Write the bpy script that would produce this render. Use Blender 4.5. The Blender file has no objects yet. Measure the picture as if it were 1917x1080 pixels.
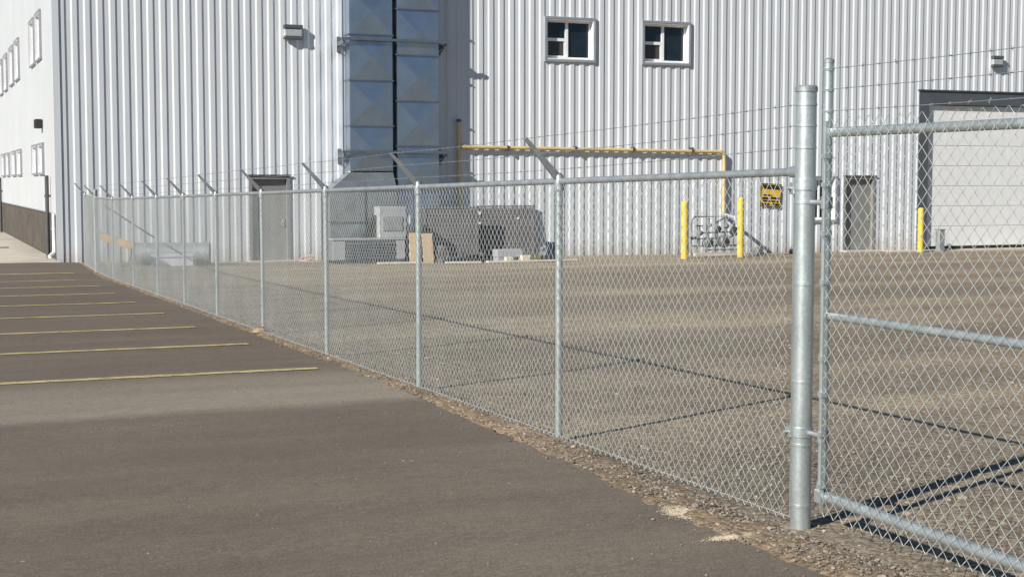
import bpy, bmesh, math, random
import numpy as np
from mathutils import Vector, Matrix

random.seed(7)
rng = np.random.default_rng(7)
SC = bpy.context.scene
COL = SC.collection

# ------------------------------------------------------------------ camera
# X runs along the long wall, Y from the camera towards it, Z up; metres
CAM_H = 1.675
YAW, PITCH = math.radians(22.285), math.radians(4.16)
cam = bpy.data.cameras.new('camera')
cam.sensor_width = 36.0
cam.lens = 36.0 * 2750.0 / 1917.0
cam.clip_start, cam.clip_end = 0.1, 3000.0
camo = bpy.data.objects.new('camera', cam)
COL.objects.link(camo)
camo.location = (0, 0, CAM_H)
camo.rotation_euler = (math.pi / 2 - PITCH, 0, -YAW)
SC.camera = camo

# ------------------------------------------------------------------ light
SUN_DIR = Vector((0.785, 0.366, -0.505)).normalized()      # the way the light travels
w = bpy.data.worlds.new('World')
SC.world = w
w.use_nodes = True
wn = w.node_tree
bg = wn.nodes['Background']
sky = wn.nodes.new('ShaderNodeTexSky')
sky.sky_type = 'NISHITA'
sky.sun_disc = False
sky.sun_elevation = math.asin(-SUN_DIR.z)
sky.sun_rotation = math.atan2(-SUN_DIR.x, -SUN_DIR.y)
sky.air_density, sky.dust_density, sky.ozone_density = 0.9, 0.0, 5.0
wn.links.new(sky.outputs[0], bg.inputs[0])
bg.inputs[1].default_value = 0.060
sun = bpy.data.lights.new('sun', 'SUN')
sun.energy = 5.0
sun.angle = math.radians(0.53)
sun.color = (1.0, 0.955, 0.89)
suno = bpy.data.objects.new('sun', sun)
COL.objects.link(suno)
suno.rotation_euler = SUN_DIR.to_track_quat('-Z', 'Y').to_euler()
suno.location = (-40, -20, 40)

SC.view_settings.view_transform = 'Standard'
SC.view_settings.look = 'None'
SC.view_settings.gamma = 1.0
SC.view_settings.use_curve_mapping = False
SC.view_settings.exposure = 0.34
SC.cycles.use_denoising = True
SC.cycles.denoiser = 'OPENIMAGEDENOISE'
SC.cycles.denoising_input_passes = 'RGB_ALBEDO_NORMAL'
SC.cycles.denoising_prefilter = 'ACCURATE'
SC.cycles.sample_clamp_indirect = 60.0
SC.cycles.max_bounces = 8
SC.cycles.blur_glossy = 0.1
SC.cycles.caustics_reflective = True

# ------------------------------------------------------------------ materials
def srgb(r, g, b):
    f = lambda c: (c / 255 / 12.92) if c / 255 <= .04045 else ((c / 255 + .055) / 1.055) ** 2.4
    return (f(r), f(g), f(b), 1.0)

class NT:
    def __init__(s, m):
        s.t = m.node_tree
        s.n, s.l = s.t.nodes, s.t.links
    def add(s, typ, **kw):
        o = s.n.new(typ)
        for k, v in kw.items():
            setattr(o, k, v)
        return o
    def link(s, a, b):
        s.l.new(a, b)
    def noise(s, scale, detail=3, rough=.6, vec=None):
        o = s.add('ShaderNodeTexNoise')
        o.inputs['Scale'].default_value = scale
        o.inputs['Detail'].default_value = detail
        o.inputs['Roughness'].default_value = rough
        if vec is not None:
            s.link(vec, o.inputs['Vector'])
        return o
    def ramp(s, fac, stops):
        o = s.add('ShaderNodeValToRGB')
        e = o.color_ramp.elements
        while len(e) < len(stops):
            e.new(0.5)
        for el, (p, c) in zip(e, stops):
            el.position = p
            el.color = c if len(c) == 4 else (*c, 1)
        s.link(fac, o.inputs[0])
        return o
    def mix(s, a, b, fac, mode='MIX'):
        o = s.add('ShaderNodeMix', data_type='RGBA', blend_type=mode)
        for sock, v in ((o.inputs[0], fac), (o.inputs[6], a), (o.inputs[7], b)):
            if hasattr(v, 'default_value'):
                s.link(v, sock)
            else:
                sock.default_value = v
        return o.outputs[2]
    def math(s, op, a, b=None, clamp=False):
        o = s.add('ShaderNodeMath', operation=op, use_clamp=clamp)
        for i, v in enumerate((a, b)):
            if v is None:
                continue
            if hasattr(v, 'default_value'):
                s.link(v, o.inputs[i])
            else:
                o.inputs[i].default_value = v
        return o.outputs[0]
    def mapping(s, vec, scale=(1, 1, 1), rot=(0, 0, 0)):
        o = s.add('ShaderNodeMapping')
        o.inputs['Scale'].default_value = scale
        o.inputs['Rotation'].default_value = rot
        s.link(vec, o.inputs['Vector'])
        return o.outputs[0]

MATS = {}
def mat(name, col, rough=.6, metal=0.0, var=.12, vscale=3.0, fine=.06, fscale=40., bump=0.0, bscale=60., spec=.5, stretch=(1, 1, 1), rvar=.1):
    """plain procedural material: base colour broken up by a coarse and a fine noise"""
    m = bpy.data.materials.new(name)
    m.use_nodes = True
    t = NT(m)
    b = t.n['Principled BSDF']
    co = t.add('ShaderNodeTexCoord').outputs['Object']
    v = t.mapping(co, stretch)
    n1 = t.noise(vscale, 4, .6, v)
    n2 = t.noise(fscale, 2, .5, co)
    c = (*col[:3], 1)
    lo = tuple(x * (1 - var * 1.6) for x in c[:3]); hi = tuple(min(1, x * (1 + var * 1.6)) for x in c[:3])
    base = t.ramp(n1.outputs[0], [(.25, lo), (.75, hi)]).outputs[0]
    g = t.ramp(n2.outputs[0], [(.3, (1 - fine * 2,) * 3), (.7, (1 + fine * 2,) * 3)]).outputs[0]
    t.link(t.mix(base, g, 1.0, 'MULTIPLY'), b.inputs['Base Color'])
    r = t.math('ADD', t.math('MULTIPLY', n1.outputs[0], rvar * 2), rough - rvar, True)
    t.link(r, b.inputs['Roughness'])
    b.inputs['Metallic'].default_value = metal
    b.inputs['Specular IOR Level'].default_value = spec
    if bump:
        bp = t.add('ShaderNodeBump')
        bp.inputs['Strength'].default_value = bump
        bp.inputs['Distance'].default_value = .01
        nb = t.noise(bscale, 3, .6, co)
        t.link(nb.outputs[0], bp.inputs['Height'])
        t.link(bp.outputs[0], b.inputs['Normal'])
    MATS[name] = m
    return m

def siding_material(name, col):
    m = bpy.data.materials.new(name); m.use_nodes = True
    t = NT(m); b = t.n['Principled BSDF']
    co = t.add('ShaderNodeTexCoord').outputs['Object']
    sep = t.add('ShaderNodeSeparateXYZ'); t.link(co, sep.inputs[0])
    sheet = t.math('FLOOR', t.math('DIVIDE', sep.outputs[0], .981))
    wn_ = t.add('ShaderNodeTexWhiteNoise', noise_dimensions='1D'); t.link(sheet, wn_.inputs['W'])
    tone = t.ramp(wn_.outputs[0], [(0, (.95, .95, .955)), (1, (1.03, 1.03, 1.03))]).outputs[0]
    n1 = t.noise(.5, 4, .6, t.mapping(co, (1, 1, .3)))
    n2 = t.noise(3.0, 4, .65, t.mapping(co, (2.2, 1, .25)))
    c = t.mix((*col, 1), tone, 1.0, 'MULTIPLY')
    c = t.mix(c, t.ramp(n1.outputs[0], [(.3, (.96, .96, .96)), (.7, (1.03, 1.03, 1.03))]).outputs[0], 1.0, 'MULTIPLY')
    c = t.mix(c, t.ramp(n2.outputs[0], [(.25, (.93, .925, .91)), (.55, (1, 1, 1))]).outputs[0], 1.0, 'MULTIPLY')
    # mud splashed up from the yard
    n3 = t.noise(5, 4, .7, co)
    low = t.math('SUBTRACT', t.math('ADD', .18, t.math('MULTIPLY', n3.outputs[0], .55)), sep.outputs[2])
    c = t.mix(c, (.30, .25, .19, 1), t.math('MULTIPLY', t.math('MULTIPLY', low, 1.6, True), .55))
    t.link(c, b.inputs['Base Color'])
    b.inputs['Roughness'].default_value = .45
    bp = t.add('ShaderNodeBump'); bp.inputs['Strength'].default_value = .25; bp.inputs['Distance'].default_value = .02
    n4 = t.noise(1.6, 2, .5, t.mapping(co, (1, 1, .5))); t.link(n4.outputs[0], bp.inputs['Height']); t.link(bp.outputs[0], b.inputs['Normal'])
    return m
SIDING = siding_material('white_siding', (.605, .63, .645))
SIDE_WALL = mat('side_wall_white', (.505, .52, .52), .55, 0, .03, .5, .012, 8)
TRIM_GREY = mat('flashing_grey', (.30, .31, .33), .45, .2, .06)
TRIM_WHITE = mat('frame_white', (.78, .78, .78), .4, 0, .03)
FRAME_DARK = mat('charcoal_frame', (.075, .085, .095), .5, 0, .1)
GLASS = mat('dark_glass', (.010, .016, .022), .06, 0, .3, 2, rvar=.02)
SCREEN = mat('insect_screen', (.045, .047, .05), .8, 0, .1)
DOOR_GREY = mat('door_grey', (.22, .215, .205), .5, 0, .06)
DOOR_WHITE = mat('door_white', (.74, .74, .71), .5, 0, .03)
FOUND = mat('foundation_concrete', (.080, .066, .053), .9, 0, .28, 1.6, .12, 14, .4)
CONC = mat('pale_concrete', (.50, .45, .37), .9, 0, .12, .8, .06, 25, .2)
ROOF = mat('roof_membrane', (.5, .5, .5), .8)
GALV = mat('galvanised_pipe', (.52, .565, .55), .42, .70, .10, 9, .05, 60, stretch=(1, 1, .3))
GALV_D = mat('weathered_galvanised', (.36, .38, .385), .5, .5, .12, 9, .06, 60)
ARM_M = mat('dull_pressed_steel', (.26, .27, .27), .55, .4, .12, 9)
RAIL_M = mat('rail_galvanised', (.42, .45, .45), .45, .6, .10, 9, .05, 60)
DULL = mat('dull_duct_steel', (.26, .285, .295), .5, .6, .12, 2.5, .03, 20)
WIRE = mat('galvanised_wire', (.47, .495, .475), .5, .4, .08, 2)
DUCT = mat('galvanised_duct', (.38, .45, .53), .36, .95, .08, 2.0, .015, 18, rvar=.03)
DUCT_D = mat('duct_flange', (.20, .22, .24), .45, .7, .1)
BLACK = mat('black_plastic', (.022, .022, .024), .5, 0, .2)
GREY_BOX = mat('grey_cabinet', (.42, .43, .43), .5, .2, .08)
DARK_METAL = mat('dark_steel', (.085, .085, .09), .5, .3, .15)
BIN = mat('bin_grey_brown', (.150, .140, .138), .7, 0, .16, 2.5, .08, 30)
YELLOW = mat('safety_yellow', (.70, .50, .07), .5, 0, .08)
GAS_YEL = mat('pipe_yellow', (.58, .44, .20), .55, 0, .1)
SIGN_YEL = mat('sign_yellow', (.72, .47, .04), .45, 0, .06)
SIGN_BLK = mat('sign_black', (.025, .02, .016), .5)
PLY = mat('plywood', (.58, .43, .26), .7, 0, .1, 3, .05, 30, stretch=(1, 1, .2))
TIMBER = mat('raw_timber', (.62, .39, .15), .7, 0, .14, 3, .06, 30, stretch=(.2, .2, 1))
BOARD = mat('pale_board', (.62, .56, .44), .75, 0, .12)
TARP = mat('navy_tarp', (.035, .043, .062), .45, 0, .2, 6, .08, 30, .3, 12)
RUBBISH = mat('dark_rubbish', (.075, .07, .07), .7, 0, .3, 5, .1, 30, .3)
RED = mat('pink_red_hose', (.62, .36, .33), .6)
METER = mat('meter_grey', (.17, .18, .18), .55, .3, .15)
STONE_GREY = mat('grey_rock', (.17, .165, .17), .85, 0, .2, 5, .1, 40, .4)
WEED = mat('dry_weed', (.16, .17, .055), .7, 0, .25, 12)
SAND = mat('pale_sand', (.50, .42, .30), .95, 0, .15, 6, .12, 80, .3)
PAINT = None

def ground_material(name, tint=(1, 1, 1)):
    m = bpy.data.materials.new(name); m.use_nodes = True
    t = NT(m); b = t.n['Principled BSDF']
    co = t.add('ShaderNodeTexCoord').outputs['Object']
    big = t.noise(.30, 5, .6, t.mapping(co, (.22, 1.25, 1), (0, 0, .16)))
    mid = t.noise(1.3, 5, .62, t.mapping(co, (.5, 1.5, 1), (0, 0, .12)))
    base = t.ramp(big.outputs[0], [(.30, (.195, .168, .128)), (.47, (.245, .207, .153)), (.57, (.300, .252, .182)), (.70, (.375, .313, .22))]).outputs[0]
    midc = t.ramp(mid.outputs[0], [(.25, (.74, .74, .74)), (.5, (.98, .98, .98)), (.75, (1.18, 1.17, 1.14))]).outputs[0]
    c = t.mix(base, midc, 1.0, 'MULTIPLY')
    vor = t.add('ShaderNodeTexVoronoi'); vor.inputs['Scale'].default_value = 34
    t.link(co, vor.inputs['Vector'])
    sep = t.add('ShaderNodeSeparateColor'); t.link(vor.outputs['Color'], sep.inputs[0])
    peb = t.ramp(sep.outputs[0], [(0, (.52, .50, .49)), (.5, (.96, .94, .92)), (.85, (1.25, 1.2, 1.14)), (1, (1.6, 1.55, 1.5))]).outputs[0]
    c = t.mix(c, peb, .85, 'MULTIPLY')
    f = t.noise(130, 2, .6, co)
    c = t.mix(c, t.ramp(f.outputs[0], [(.3, (.8, .8, .8)), (.7, (1.2, 1.2, 1.2))]).outputs[0], 1.0, 'MULTIPLY')
    c = t.mix(c, (*tint, 1), 1.0, 'MULTIPLY')
    t.link(c, b.inputs['Base Color'])
    b.inputs['Roughness'].default_value = .95
    b.inputs['Specular IOR Level'].default_value = .2
    bp = t.add('ShaderNodeBump'); bp.inputs['Strength'].default_value = .55; bp.inputs['Distance'].default_value = .012
    h = t.math('ADD', t.math('MULTIPLY', vor.outputs['Distance'], -1.0), t.math('MULTIPLY', mid.outputs[0], 2.0))
    t.link(h, bp.inputs['Height']); t.link(bp.outputs[0], b.inputs['Normal'])
    return m

def asphalt_material(name):
    m = bpy.data.materials.new(name); m.use_nodes = True
    t = NT(m); b = t.n['Principled BSDF']
    co = t.add('ShaderNodeTexCoord').outputs['Object']
    streak = t.noise(.9, 5, .6, t.mapping(co, (.28, 1.6, 1), (0, 0, -.06)))
    patch = t.noise(.5, 4, .55, co)
    sep = t.add('ShaderNodeSeparateXYZ'); t.link(co, sep.inputs[0])
    wob = t.noise(.7, 3, .5, co)
    y = t.math('ADD', sep.outputs[1], t.math('MULTIPLY', t.math('SUBTRACT', wob.outputs[0], .5), .5))
    base = t.ramp(patch.outputs[0], [(.3, (.145, .121, .093)), (.7, (.178, .150, .115))]).outputs[0]
    # the older, dustier lift of asphalt between the two paving passes
    band = t.math('MULTIPLY', t.math('MULTIPLY', t.math('SUBTRACT', y, 11.45), 2.2, True), t.math('MULTIPLY', t.math('SUBTRACT', 14.6, y), .55, True))
    c = t.mix(base, (.262, .228, .176, 1), t.math('MULTIPLY', band, .95))
    far = t.math('MULTIPLY', t.math('SUBTRACT', y, 13.5), .4, True)
    c = t.mix(c, (.140, .112, .085, 1), t.math('MULTIPLY', far, .7))
    st = t.ramp(streak.outputs[0], [(.25, (.84, .84, .85)), (.5, (1, 1, 1)), (.78, (1.18, 1.165, 1.13))]).outputs[0]
    c = t.mix(c, st, 1.0, 'MULTIPLY')
    f = t.noise(75, 3, .75, co)
    c = t.mix(c, t.ramp(f.outputs[0], [(.3, (.62, .62, .62)), (.5, (1, 1, 1)), (.70, (1.5, 1.48, 1.42))]).outputs[0], 1.0, 'MULTIPLY')
    f2 = t.noise(17, 4, .7, t.mapping(co, (.6, 1.3, 1)))
    c = t.mix(c, t.ramp(f2.outputs[0], [(.3, (.86, .86, .86)), (.7, (1.14, 1.14, 1.13))]).outputs[0], 1.0, 'MULTIPLY')
    vor = t.add('ShaderNodeTexVoronoi'); vor.inputs['Scale'].default_value = 9
    t.link(co, vor.inputs['Vector'])
    s2 = t.add('ShaderNodeSeparateColor'); t.link(vor.outputs['Color'], s2.inputs[0])
    spot = t.math('MULTIPLY', t.math('GREATER_THAN', s2.outputs[0], .965), t.math('LESS_THAN', vor.outputs['Distance'], .11))
    c = t.mix(c, (.40, .36, .30, 1), t.math('MULTIPLY', spot, .7))
    # fine cracks and old drips
    dn = t.noise(2.2, 4, .6, co)
    c = t.mix(c, (.085, .076, .068, 1), t.math('MULTIPLY', t.math('GREATER_THAN', dn.outputs[0], .70), .3))
    t.link(c, b.inputs['Base Color'])
    b.inputs['Roughness'].default_value = .9
    b.inputs['Specular IOR Level'].default_value = .25
    bp = t.add('ShaderNodeBump'); bp.inputs['Strength'].default_value = .35; bp.inputs['Distance'].default_value = .006
    t.link(f.outputs[0], bp.inputs['Height']); t.link(bp.outputs[0], b.inputs['Normal'])
    return m

def stones_material(name, lo, hi):
    m = bpy.data.materials.new(name); m.use_nodes = True
    t = NT(m); b = t.n['Principled BSDF']
    g = t.add('ShaderNodeNewGeometry')
    mid = tuple((a + c) / 2 * .9 for a, c in zip(lo, hi))
    t.link(t.ramp(g.outputs['Random Per Island'], [(0, lo), (.7, mid), (1, hi)]).outputs[0], b.inputs['Base Color'])
    b.inputs['Roughness'].default_value = .9
    return m

def paint_material(name):
    m = bpy.data.materials.new(name); m.use_nodes = True
    t = NT(m); b = t.n['Principled BSDF']
    co = t.add('ShaderNodeTexCoord').outputs['Object']
    n = t.noise(5, 5, .75, t.mapping(co, (1, 2, 1))); f = t.noise(60, 2, .6, co)
    s = t.math('ADD', n.outputs[0], t.math('MULTIPLY', t.math('SUBTRACT', f.outputs[0], .5), .7))
    c = t.ramp(s, [(.36, (.17, .145, .115)), (.50, (.54, .44, .17)), (.68, (.64, .53, .22))]).outputs[0]
    t.link(c, b.inputs['Base Color']); b.inputs['Roughness'].default_value = .8
    return m

GROUND_M = ground_material('gravel_dirt')
ASPHALT_M = asphalt_material('asphalt')
PAINT = paint_material('worn_yellow_paint')
STONES_M = stones_material('loose_stones', (.12, .10, .078), (.40, .345, .275))
STONES_Y = stones_material('yard_stones', (.15, .13, .105), (.38, .335, .275))

# ------------------------------------------------------------------ mesh helpers
class MB:
    def __init__(s):
        s.v, s.f = [], []
    def add(s, vs, fs):
        o = len(s.v)
        s.v.extend([tuple(p) for p in vs])
        s.f.extend([tuple(i + o for i in q) for q in fs])
        return s
    def box(s, x0, x1, y0, y1, z0, z1, T=None):
        vs = [(x, y, z) for x in (x0, x1) for y in (y0, y1) for z in (z0, z1)]
        if T: vs = [T(*p) for p in vs]
        return s.add(vs, [(0, 1, 3, 2), (4, 6, 7, 5), (0, 4, 5, 1), (2, 3, 7, 6), (0, 2, 6, 4), (1, 5, 7, 3)])
    def cbox(s, x0, x1, y0, y1, z0, z1, c=.01, T=None):
        """box with chamfered edges"""
        vs, idx = [], {}
        X, Y, Z = (x0, x1), (y0, y1), (z0, z1)
        for i in (0, 1):
            for j in (0, 1):
                for k in (0, 1):
                    sx, sy, sz = (1, -1)[i], (1, -1)[j], (1, -1)[k]
                    for a in range(3):
                        d = [c * sx, c * sy, c * sz]; d[a] = 0
                        idx[i, j, k, a] = len(vs)
                        vs.append((X[i] + d[0], Y[j] + d[1], Z[k] + d[2]))
        fs = []
        for a in range(3):
            o = [q for q in range(3) if q != a]
            for e in (0, 1):
                q = []
                for (p, r) in ((0, 0), (1, 0), (1, 1), (0, 1)):
                    k = [0, 0, 0]; k[a] = e; k[o[0]] = p; k[o[1]] = r
                    q.append(idx[(*k, a)])
                fs.append(tuple(q))
        for a in range(3):                                   # edges along axis a
            o = [q for q in range(3) if q != a]
            for p in (0, 1):
                for r in (0, 1):
                    k0 = [0, 0, 0]; k0[o[0]] = p; k0[o[1]] = r
                    k1 = list(k0); k1[a] = 1
                    fs.append((idx[(*k0, o[0])], idx[(*k0, o[1])], idx[(*k1, o[1])], idx[(*k1, o[0])]))
        for i in (0, 1):
            for j in (0, 1):
                for k in (0, 1):
                    fs.append(tuple(idx[i, j, k, a] for a in range(3)))
        if T: vs = [T(*p) for p in vs]
        return s.add(vs, fs)
    def tube(s, pts, r, n=10, caps=True):
        pts = [Vector(p) for p in pts]
        rs = r if isinstance(r, (list, tuple)) else [r] * len(pts)
        rings = []
        ref = None
        for i, p in enumerate(pts):
            d = (pts[min(i + 1, len(pts) - 1)] - pts[max(i - 1, 0)]).normalized()
            if ref is None:
                ref = Vector((0, 0, 1)) if abs(d.z) < .9 else Vector((1, 0, 0))
            a = d.cross(ref).normalized(); b_ = d.cross(a).normalized()
            rings.append([p + (a * math.cos(2 * math.pi * k / n) + b_ * math.sin(2 * math.pi * k / n)) * rs[i] for k in range(n)])
        vs = [q for ring in rings for q in ring]
        fs = [(i * n + k, i * n + (k + 1) % n, (i + 1) * n + (k + 1) % n, (i + 1) * n + k) for i in range(len(pts) - 1) for k in range(n)]
        if caps:
            fs.append(tuple(range(n))); fs.append(tuple((len(pts) - 1) * n + k for k in range(n)))
        return s.add(vs, fs)
    def quad(s, a, b, c, d):
        return s.add([a, b, c, d], [(0, 1, 2, 3)])

ORG = {}
def link(name, mesh, parent=None, loc=(0, 0, 0)):
    o = bpy.data.objects.new(name, mesh)
    COL.objects.link(o)
    o.location = loc
    if parent is not None:
        o.parent = parent
        ORG[o.name] = ORG.get(parent.name, Vector((0, 0, 0)))
    return o
def tag(o, label=None, cat=None, group=None, kind=None):
    for k, v in (('label', label), ('category', cat), ('group', group), ('kind', kind)):
        if v: o[k] = v
    return o
def thing(name, loc, label, cat, group=None):
    o = bpy.data.objects.new(name, None)
    COL.objects.link(o)
    o.empty_display_size = .2
    o.location = loc
    ORG[o.name] = Vector(loc)
    return tag(o, label, cat, group)
def to_mesh(name, mb, m, org=(0, 0, 0), smooth=False):
    me = bpy.data.meshes.new(name)
    ox, oy, oz = org
    me.from_pydata([(x - ox, y - oy, z - oz) for x, y, z in mb.v], [], mb.f)
    bm = bmesh.new(); bm.from_mesh(me)
    bmesh.ops.recalc_face_normals(bm, faces=bm.faces)
    bm.to_mesh(me); bm.free()
    me.materials.append(m)
    if smooth:
        me.shade_smooth()
        try: me.set_sharp_from_angle(angle=math.radians(40))
        except Exception: pass
    me.update()
    return me
def part(name, mb, m, parent, smooth=False, label=None):
    """mesh given in world coordinates, linked under its parent"""
    o = link(name, to_mesh(name, mb, m, ORG.get(parent.name, (0, 0, 0)), smooth), parent)
    return tag(o, label)
def single(name, mb, m, label, cat, group=None, loc=None, smooth=False):
    """a thing that is one mesh; origin at its base"""
    if loc is None:
        a = np.array(mb.v); loc = (float(a[:, 0].mean()), float(a[:, 1].mean()), float(a[:, 2].min()))
    o = link(name, to_mesh(name, mb, m, loc, smooth), None, loc)
    ORG[o.name] = Vector(loc)
    return tag(o, label, cat, group)

# ------------------------------------------------------------------ ground
SLOPE = .0159
WALL_Y = 40.5
CORNER_X = 3.62
BU = [(3.0, -.455), (9.0, -.545), (21., -.585), (30., -.63), (36., -.67)]
def base_z(u):
    return float(np.interp(u, [p[0] for p in BU], [p[1] for p in BU]))
def H(u, v):
    p = -SLOPE * max(-30., min(v, WALL_Y))
    t = max(0., min(1., (v - 34.) / 6.5)); t = t * t * (3 - 2 * t)
    return p * (1 - t) + base_z(u) * t

def grid(us, vs, fn, dz=0.):
    mb = MB()
    mb.v = [(u, v, fn(u, v) + dz) for v in vs for u in us]
    n = len(us)
    mb.f = [(j * n + i, j * n + i + 1, (j + 1) * n + i + 1, (j + 1) * n + i) for j in range(len(vs) - 1) for i in range(n - 1)]
    return mb

us = [-1500, -500, -200, -100, -60, -40, -25, -15] + [float(x) for x in np.arange(-10, 50.1, 1.0)] + [60, 80, 120, 250, 600, 1500]
vs = [-1500, -500, -200, -100, -60, -30, -20, -10] + [float(x) for x in np.arange(-5, 48.1, .75)] + [55, 70, 90, 130, 250, 600, 1500]
def Hb(u, v):
    return H(u, v) + .012 * (math.sin(u * 1.7 + v * .6) * math.sin(v * 1.3 - u * .4)) * (1 if u > 5 and v < 38 else 0)
g = link('ground', to_mesh('ground', grid(us, vs, Hb), GROUND_M, smooth=True))
tag(g, kind='structure', label='brown grey gravel yard behind the fence')

EDGE = [(-10, 3.75), (0., 3.78), (5.4, 3.75), (6.3, 3.71), (7.0, 3.73), (8.1, 3.82), (9.5, 3.90), (11.6, 3.98), (14., 4.05), (23.7, 4.06), (40.5, 4.07)]
def edge_u(v):
    return float(np.interp(v, [p[0] for p in EDGE], [p[1] for p in EDGE]))
av = [-300., -120., -60., -30., -15.] + [float(x) for x in np.arange(-8, 40.01, .12)]
mb = MB()
jit = np.convolve(rng.normal(0, 1, len(av) + 14), np.ones(9) / 9, 'same')[7:7 + len(av)] * .07 + rng.normal(0, .012, len(av))
cols = [-300., -100., -40., -25., -12., -6., -3., -1., 1., 2.2, 3.]
n = len(cols) + 2
for j, v in enumerate(av):
    e = edge_u(v) + jit[j]
    for u in cols: mb.v.append((u, v, H(u, v) + .035))
    mb.v.append((e, v, H(e, v) + .030)); mb.v.append((e + .05, v, H(e, v) - .03))
mb.f = [(j * n + i, j * n + i + 1, (j + 1) * n + i + 1, (j + 1) * n + i) for j in range(len(av) - 1) for i in range(n - 1)]
asphalt = link('asphalt', to_mesh('asphalt', mb, ASPHALT_M))
tag(asphalt, kind='structure', label='brownish grey asphalt parking lot')
for i, v in enumerate([14.28, 17.15, 19.85, 22.62, 25.4, 28.2, 30.95, 33.7, 36.45]):
    e = [3.74, 3.66, 3.52, 3.55, 3.5, 3.52, 3.6, 3.6, 3.6][i]
    wv = .08
    uu = [-4., -3., -2., -1., 0., 1., 2., 3., e]
    mb = grid(uu, [v - wv, v, v + wv], H, .0405)
    part('parking_line', mb, PAINT, asphalt)

# pale concrete walk along the side wall, with a painted-in shadow strip across it
def sz(u, v): return base_z(3.0) + .05
walk_z = base_z(3.0) + .03
walk = link('sidewalk', to_mesh('sidewalk', MB().box(-18, CORNER_X, 40.05, 40.1, walk_z - .2, walk_z - .005), CONC))
tag(walk, kind='structure', label='pale concrete walk beside the white side wall')
vv = 40.12
while vv < 74:
    for u0, u1 in ((-18., -8.03), (-8., -2.03), (-2., .98), (1.0, CORNER_X + .02)):
        part('slab', MB().cbox(u0, u1, vv, vv + 2.97, walk_z - .2, walk_z + random.uniform(-.004, .004), .008), CONC, walk)
    vv += 3.0
part('shadow_strip', MB().box(-4, 2.9, 49.2, 49.75, walk_z - .1, walk_z + .012), DARK_METAL, walk)  # dark strip imitating a cast shadow that crosses the walk

# ------------------------------------------------------------------ building
B = thing('industrial_building', (CORNER_X, WALL_Y, base_z(4.)), 'large white metal clad industrial building behind the fence', 'building')
WALL_TOP, WALL_END, BACK = 10.5, 52.0, 78.0
OPEN = [  # u0, u1, z0, z1
    (17.70, 19.24, 5.31, 6.50),      # upper window
    (20.95, 22.50, 5.31, 6.51),      # upper window
    (26.92, 27.98, .42, 1.78),       # low window behind the gate post
    (8.76, 9.82, -1.2, 1.78),        # steel door
    (28.36, 29.50, -1.2, 1.79),      # steel door
    (31.30, 37.20, -1.2, 4.64),      # overhead door
]
PER, DEP = .327, .026
PROF = [(0, 0.), (.105, 0.), (.152, -DEP), (.272, -DEP), (.319, 0.), (.327, 0.)]
def prof_y(u):
    q = (u - CORNER_X) % PER
    return float(np.interp(q, [p[0] for p in PROF], [p[1] for p in PROF]))
def ribbed(u0, u1, z0, z1, opens, name, m):
    br = {u0, u1}
    k = 0
    while CORNER_X + k * PER < u1:
        for p, _ in PROF[:-1]:
            x = CORNER_X + k * PER + p
            if u0 < x < u1: br.add(round(x, 5))
        k += 1
    for o in opens: br.update((o[0], o[1]))
    br = sorted(br)
    mb = MB()
    for a, b_ in zip(br[:-1], br[1:]):
        if b_ - a < 1e-4: continue
        mid = (a + b_) / 2
        segs = [(z0, z1)]
        for o in opens:
            if o[0] < mid < o[1]:
                ns = []
                for s0, s1 in segs:
                    if o[2] > s0: ns.append((s0, min(s1, o[2])))
                    if o[3] < s1: ns.append((max(s0, o[3]), s1))
                segs = [q for q in ns if q[1] - q[0] > 1e-4]
        ya, yb = WALL_Y + prof_y(a + 1e-6), WALL_Y + prof_y(b_ - 1e-6)
        for s0, s1 in segs:
            mb.quad((a, ya, s0), (b_, yb, s0), (b_, yb, s1), (a, ya, s1))
    return mb
front = part('front_wall', ribbed(CORNER_X + .13, WALL_END, -1.2, WALL_TOP, OPEN, 'front', SIDING), SIDING, B)
# concrete curb behind the foot of the siding, back and far walls, roof
part('inner_wall', MB().box(WALL_END - .05, WALL_END, WALL_Y + .3, BACK, -1.5, WALL_TOP).box(CORNER_X + .3, WALL_END - .3, BACK, BACK + .1, -1.5, WALL_TOP), SIDE_WALL, B)
part('roof', MB().box(CORNER_X - .15, WALL_END + .15, WALL_Y - .15, BACK + .2, WALL_TOP + .01, WALL_TOP + .35), ROOF, B)
part('corner_trim', MB().box(CORNER_X - .04, CORNER_X + .13, WALL_Y - .055, WALL_Y + .012, -1.0, WALL_TOP - .01).box(CORNER_X - .045, CORNER_X - .003, WALL_Y + .013, WALL_Y + .16, .80, WALL_TOP - .01), SIDING, B)

# side wall with its windows
SW = []
for (a, b_) in ((44.15, 45.75), (46.35, 47.95), (53.0, 54.9), (55.9, 57.8), (59.5, 61.2), (62.4, 64.2)):
    SW.append((a, b_, 5.22, 6.50)); SW.append((a, b_, 1.93, 2.73))
def side_wall():
    ys = sorted({WALL_Y + .012, BACK} | {o[0] for o in SW} | {o[1] for o in SW})
    zs = sorted({.81, WALL_TOP} | {o[2] for o in SW} | {o[3] for o in SW})
    mb = MB()
    for a, b_ in zip(ys[:-1], ys[1:]):
        for c, d in zip(zs[:-1], zs[1:]):
            if any(o[0] <= a and b_ <= o[1] and o[2] <= c and d <= o[3] for o in SW): continue
            mb.quad((CORNER_X, a, c), (CORNER_X, b_, c), (CORNER_X, b_, d), (CORNER_X, a, d))
    return mb
part('side_wall', side_wall(), SIDE_WALL, B)
part('foundation', MB().box(CORNER_X + .03, CORNER_X + .3, WALL_Y + .012, BACK - .1, -1.5, .80), FOUND, B, label='dark brown grey concrete foundation strip below the white side wall')
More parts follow.
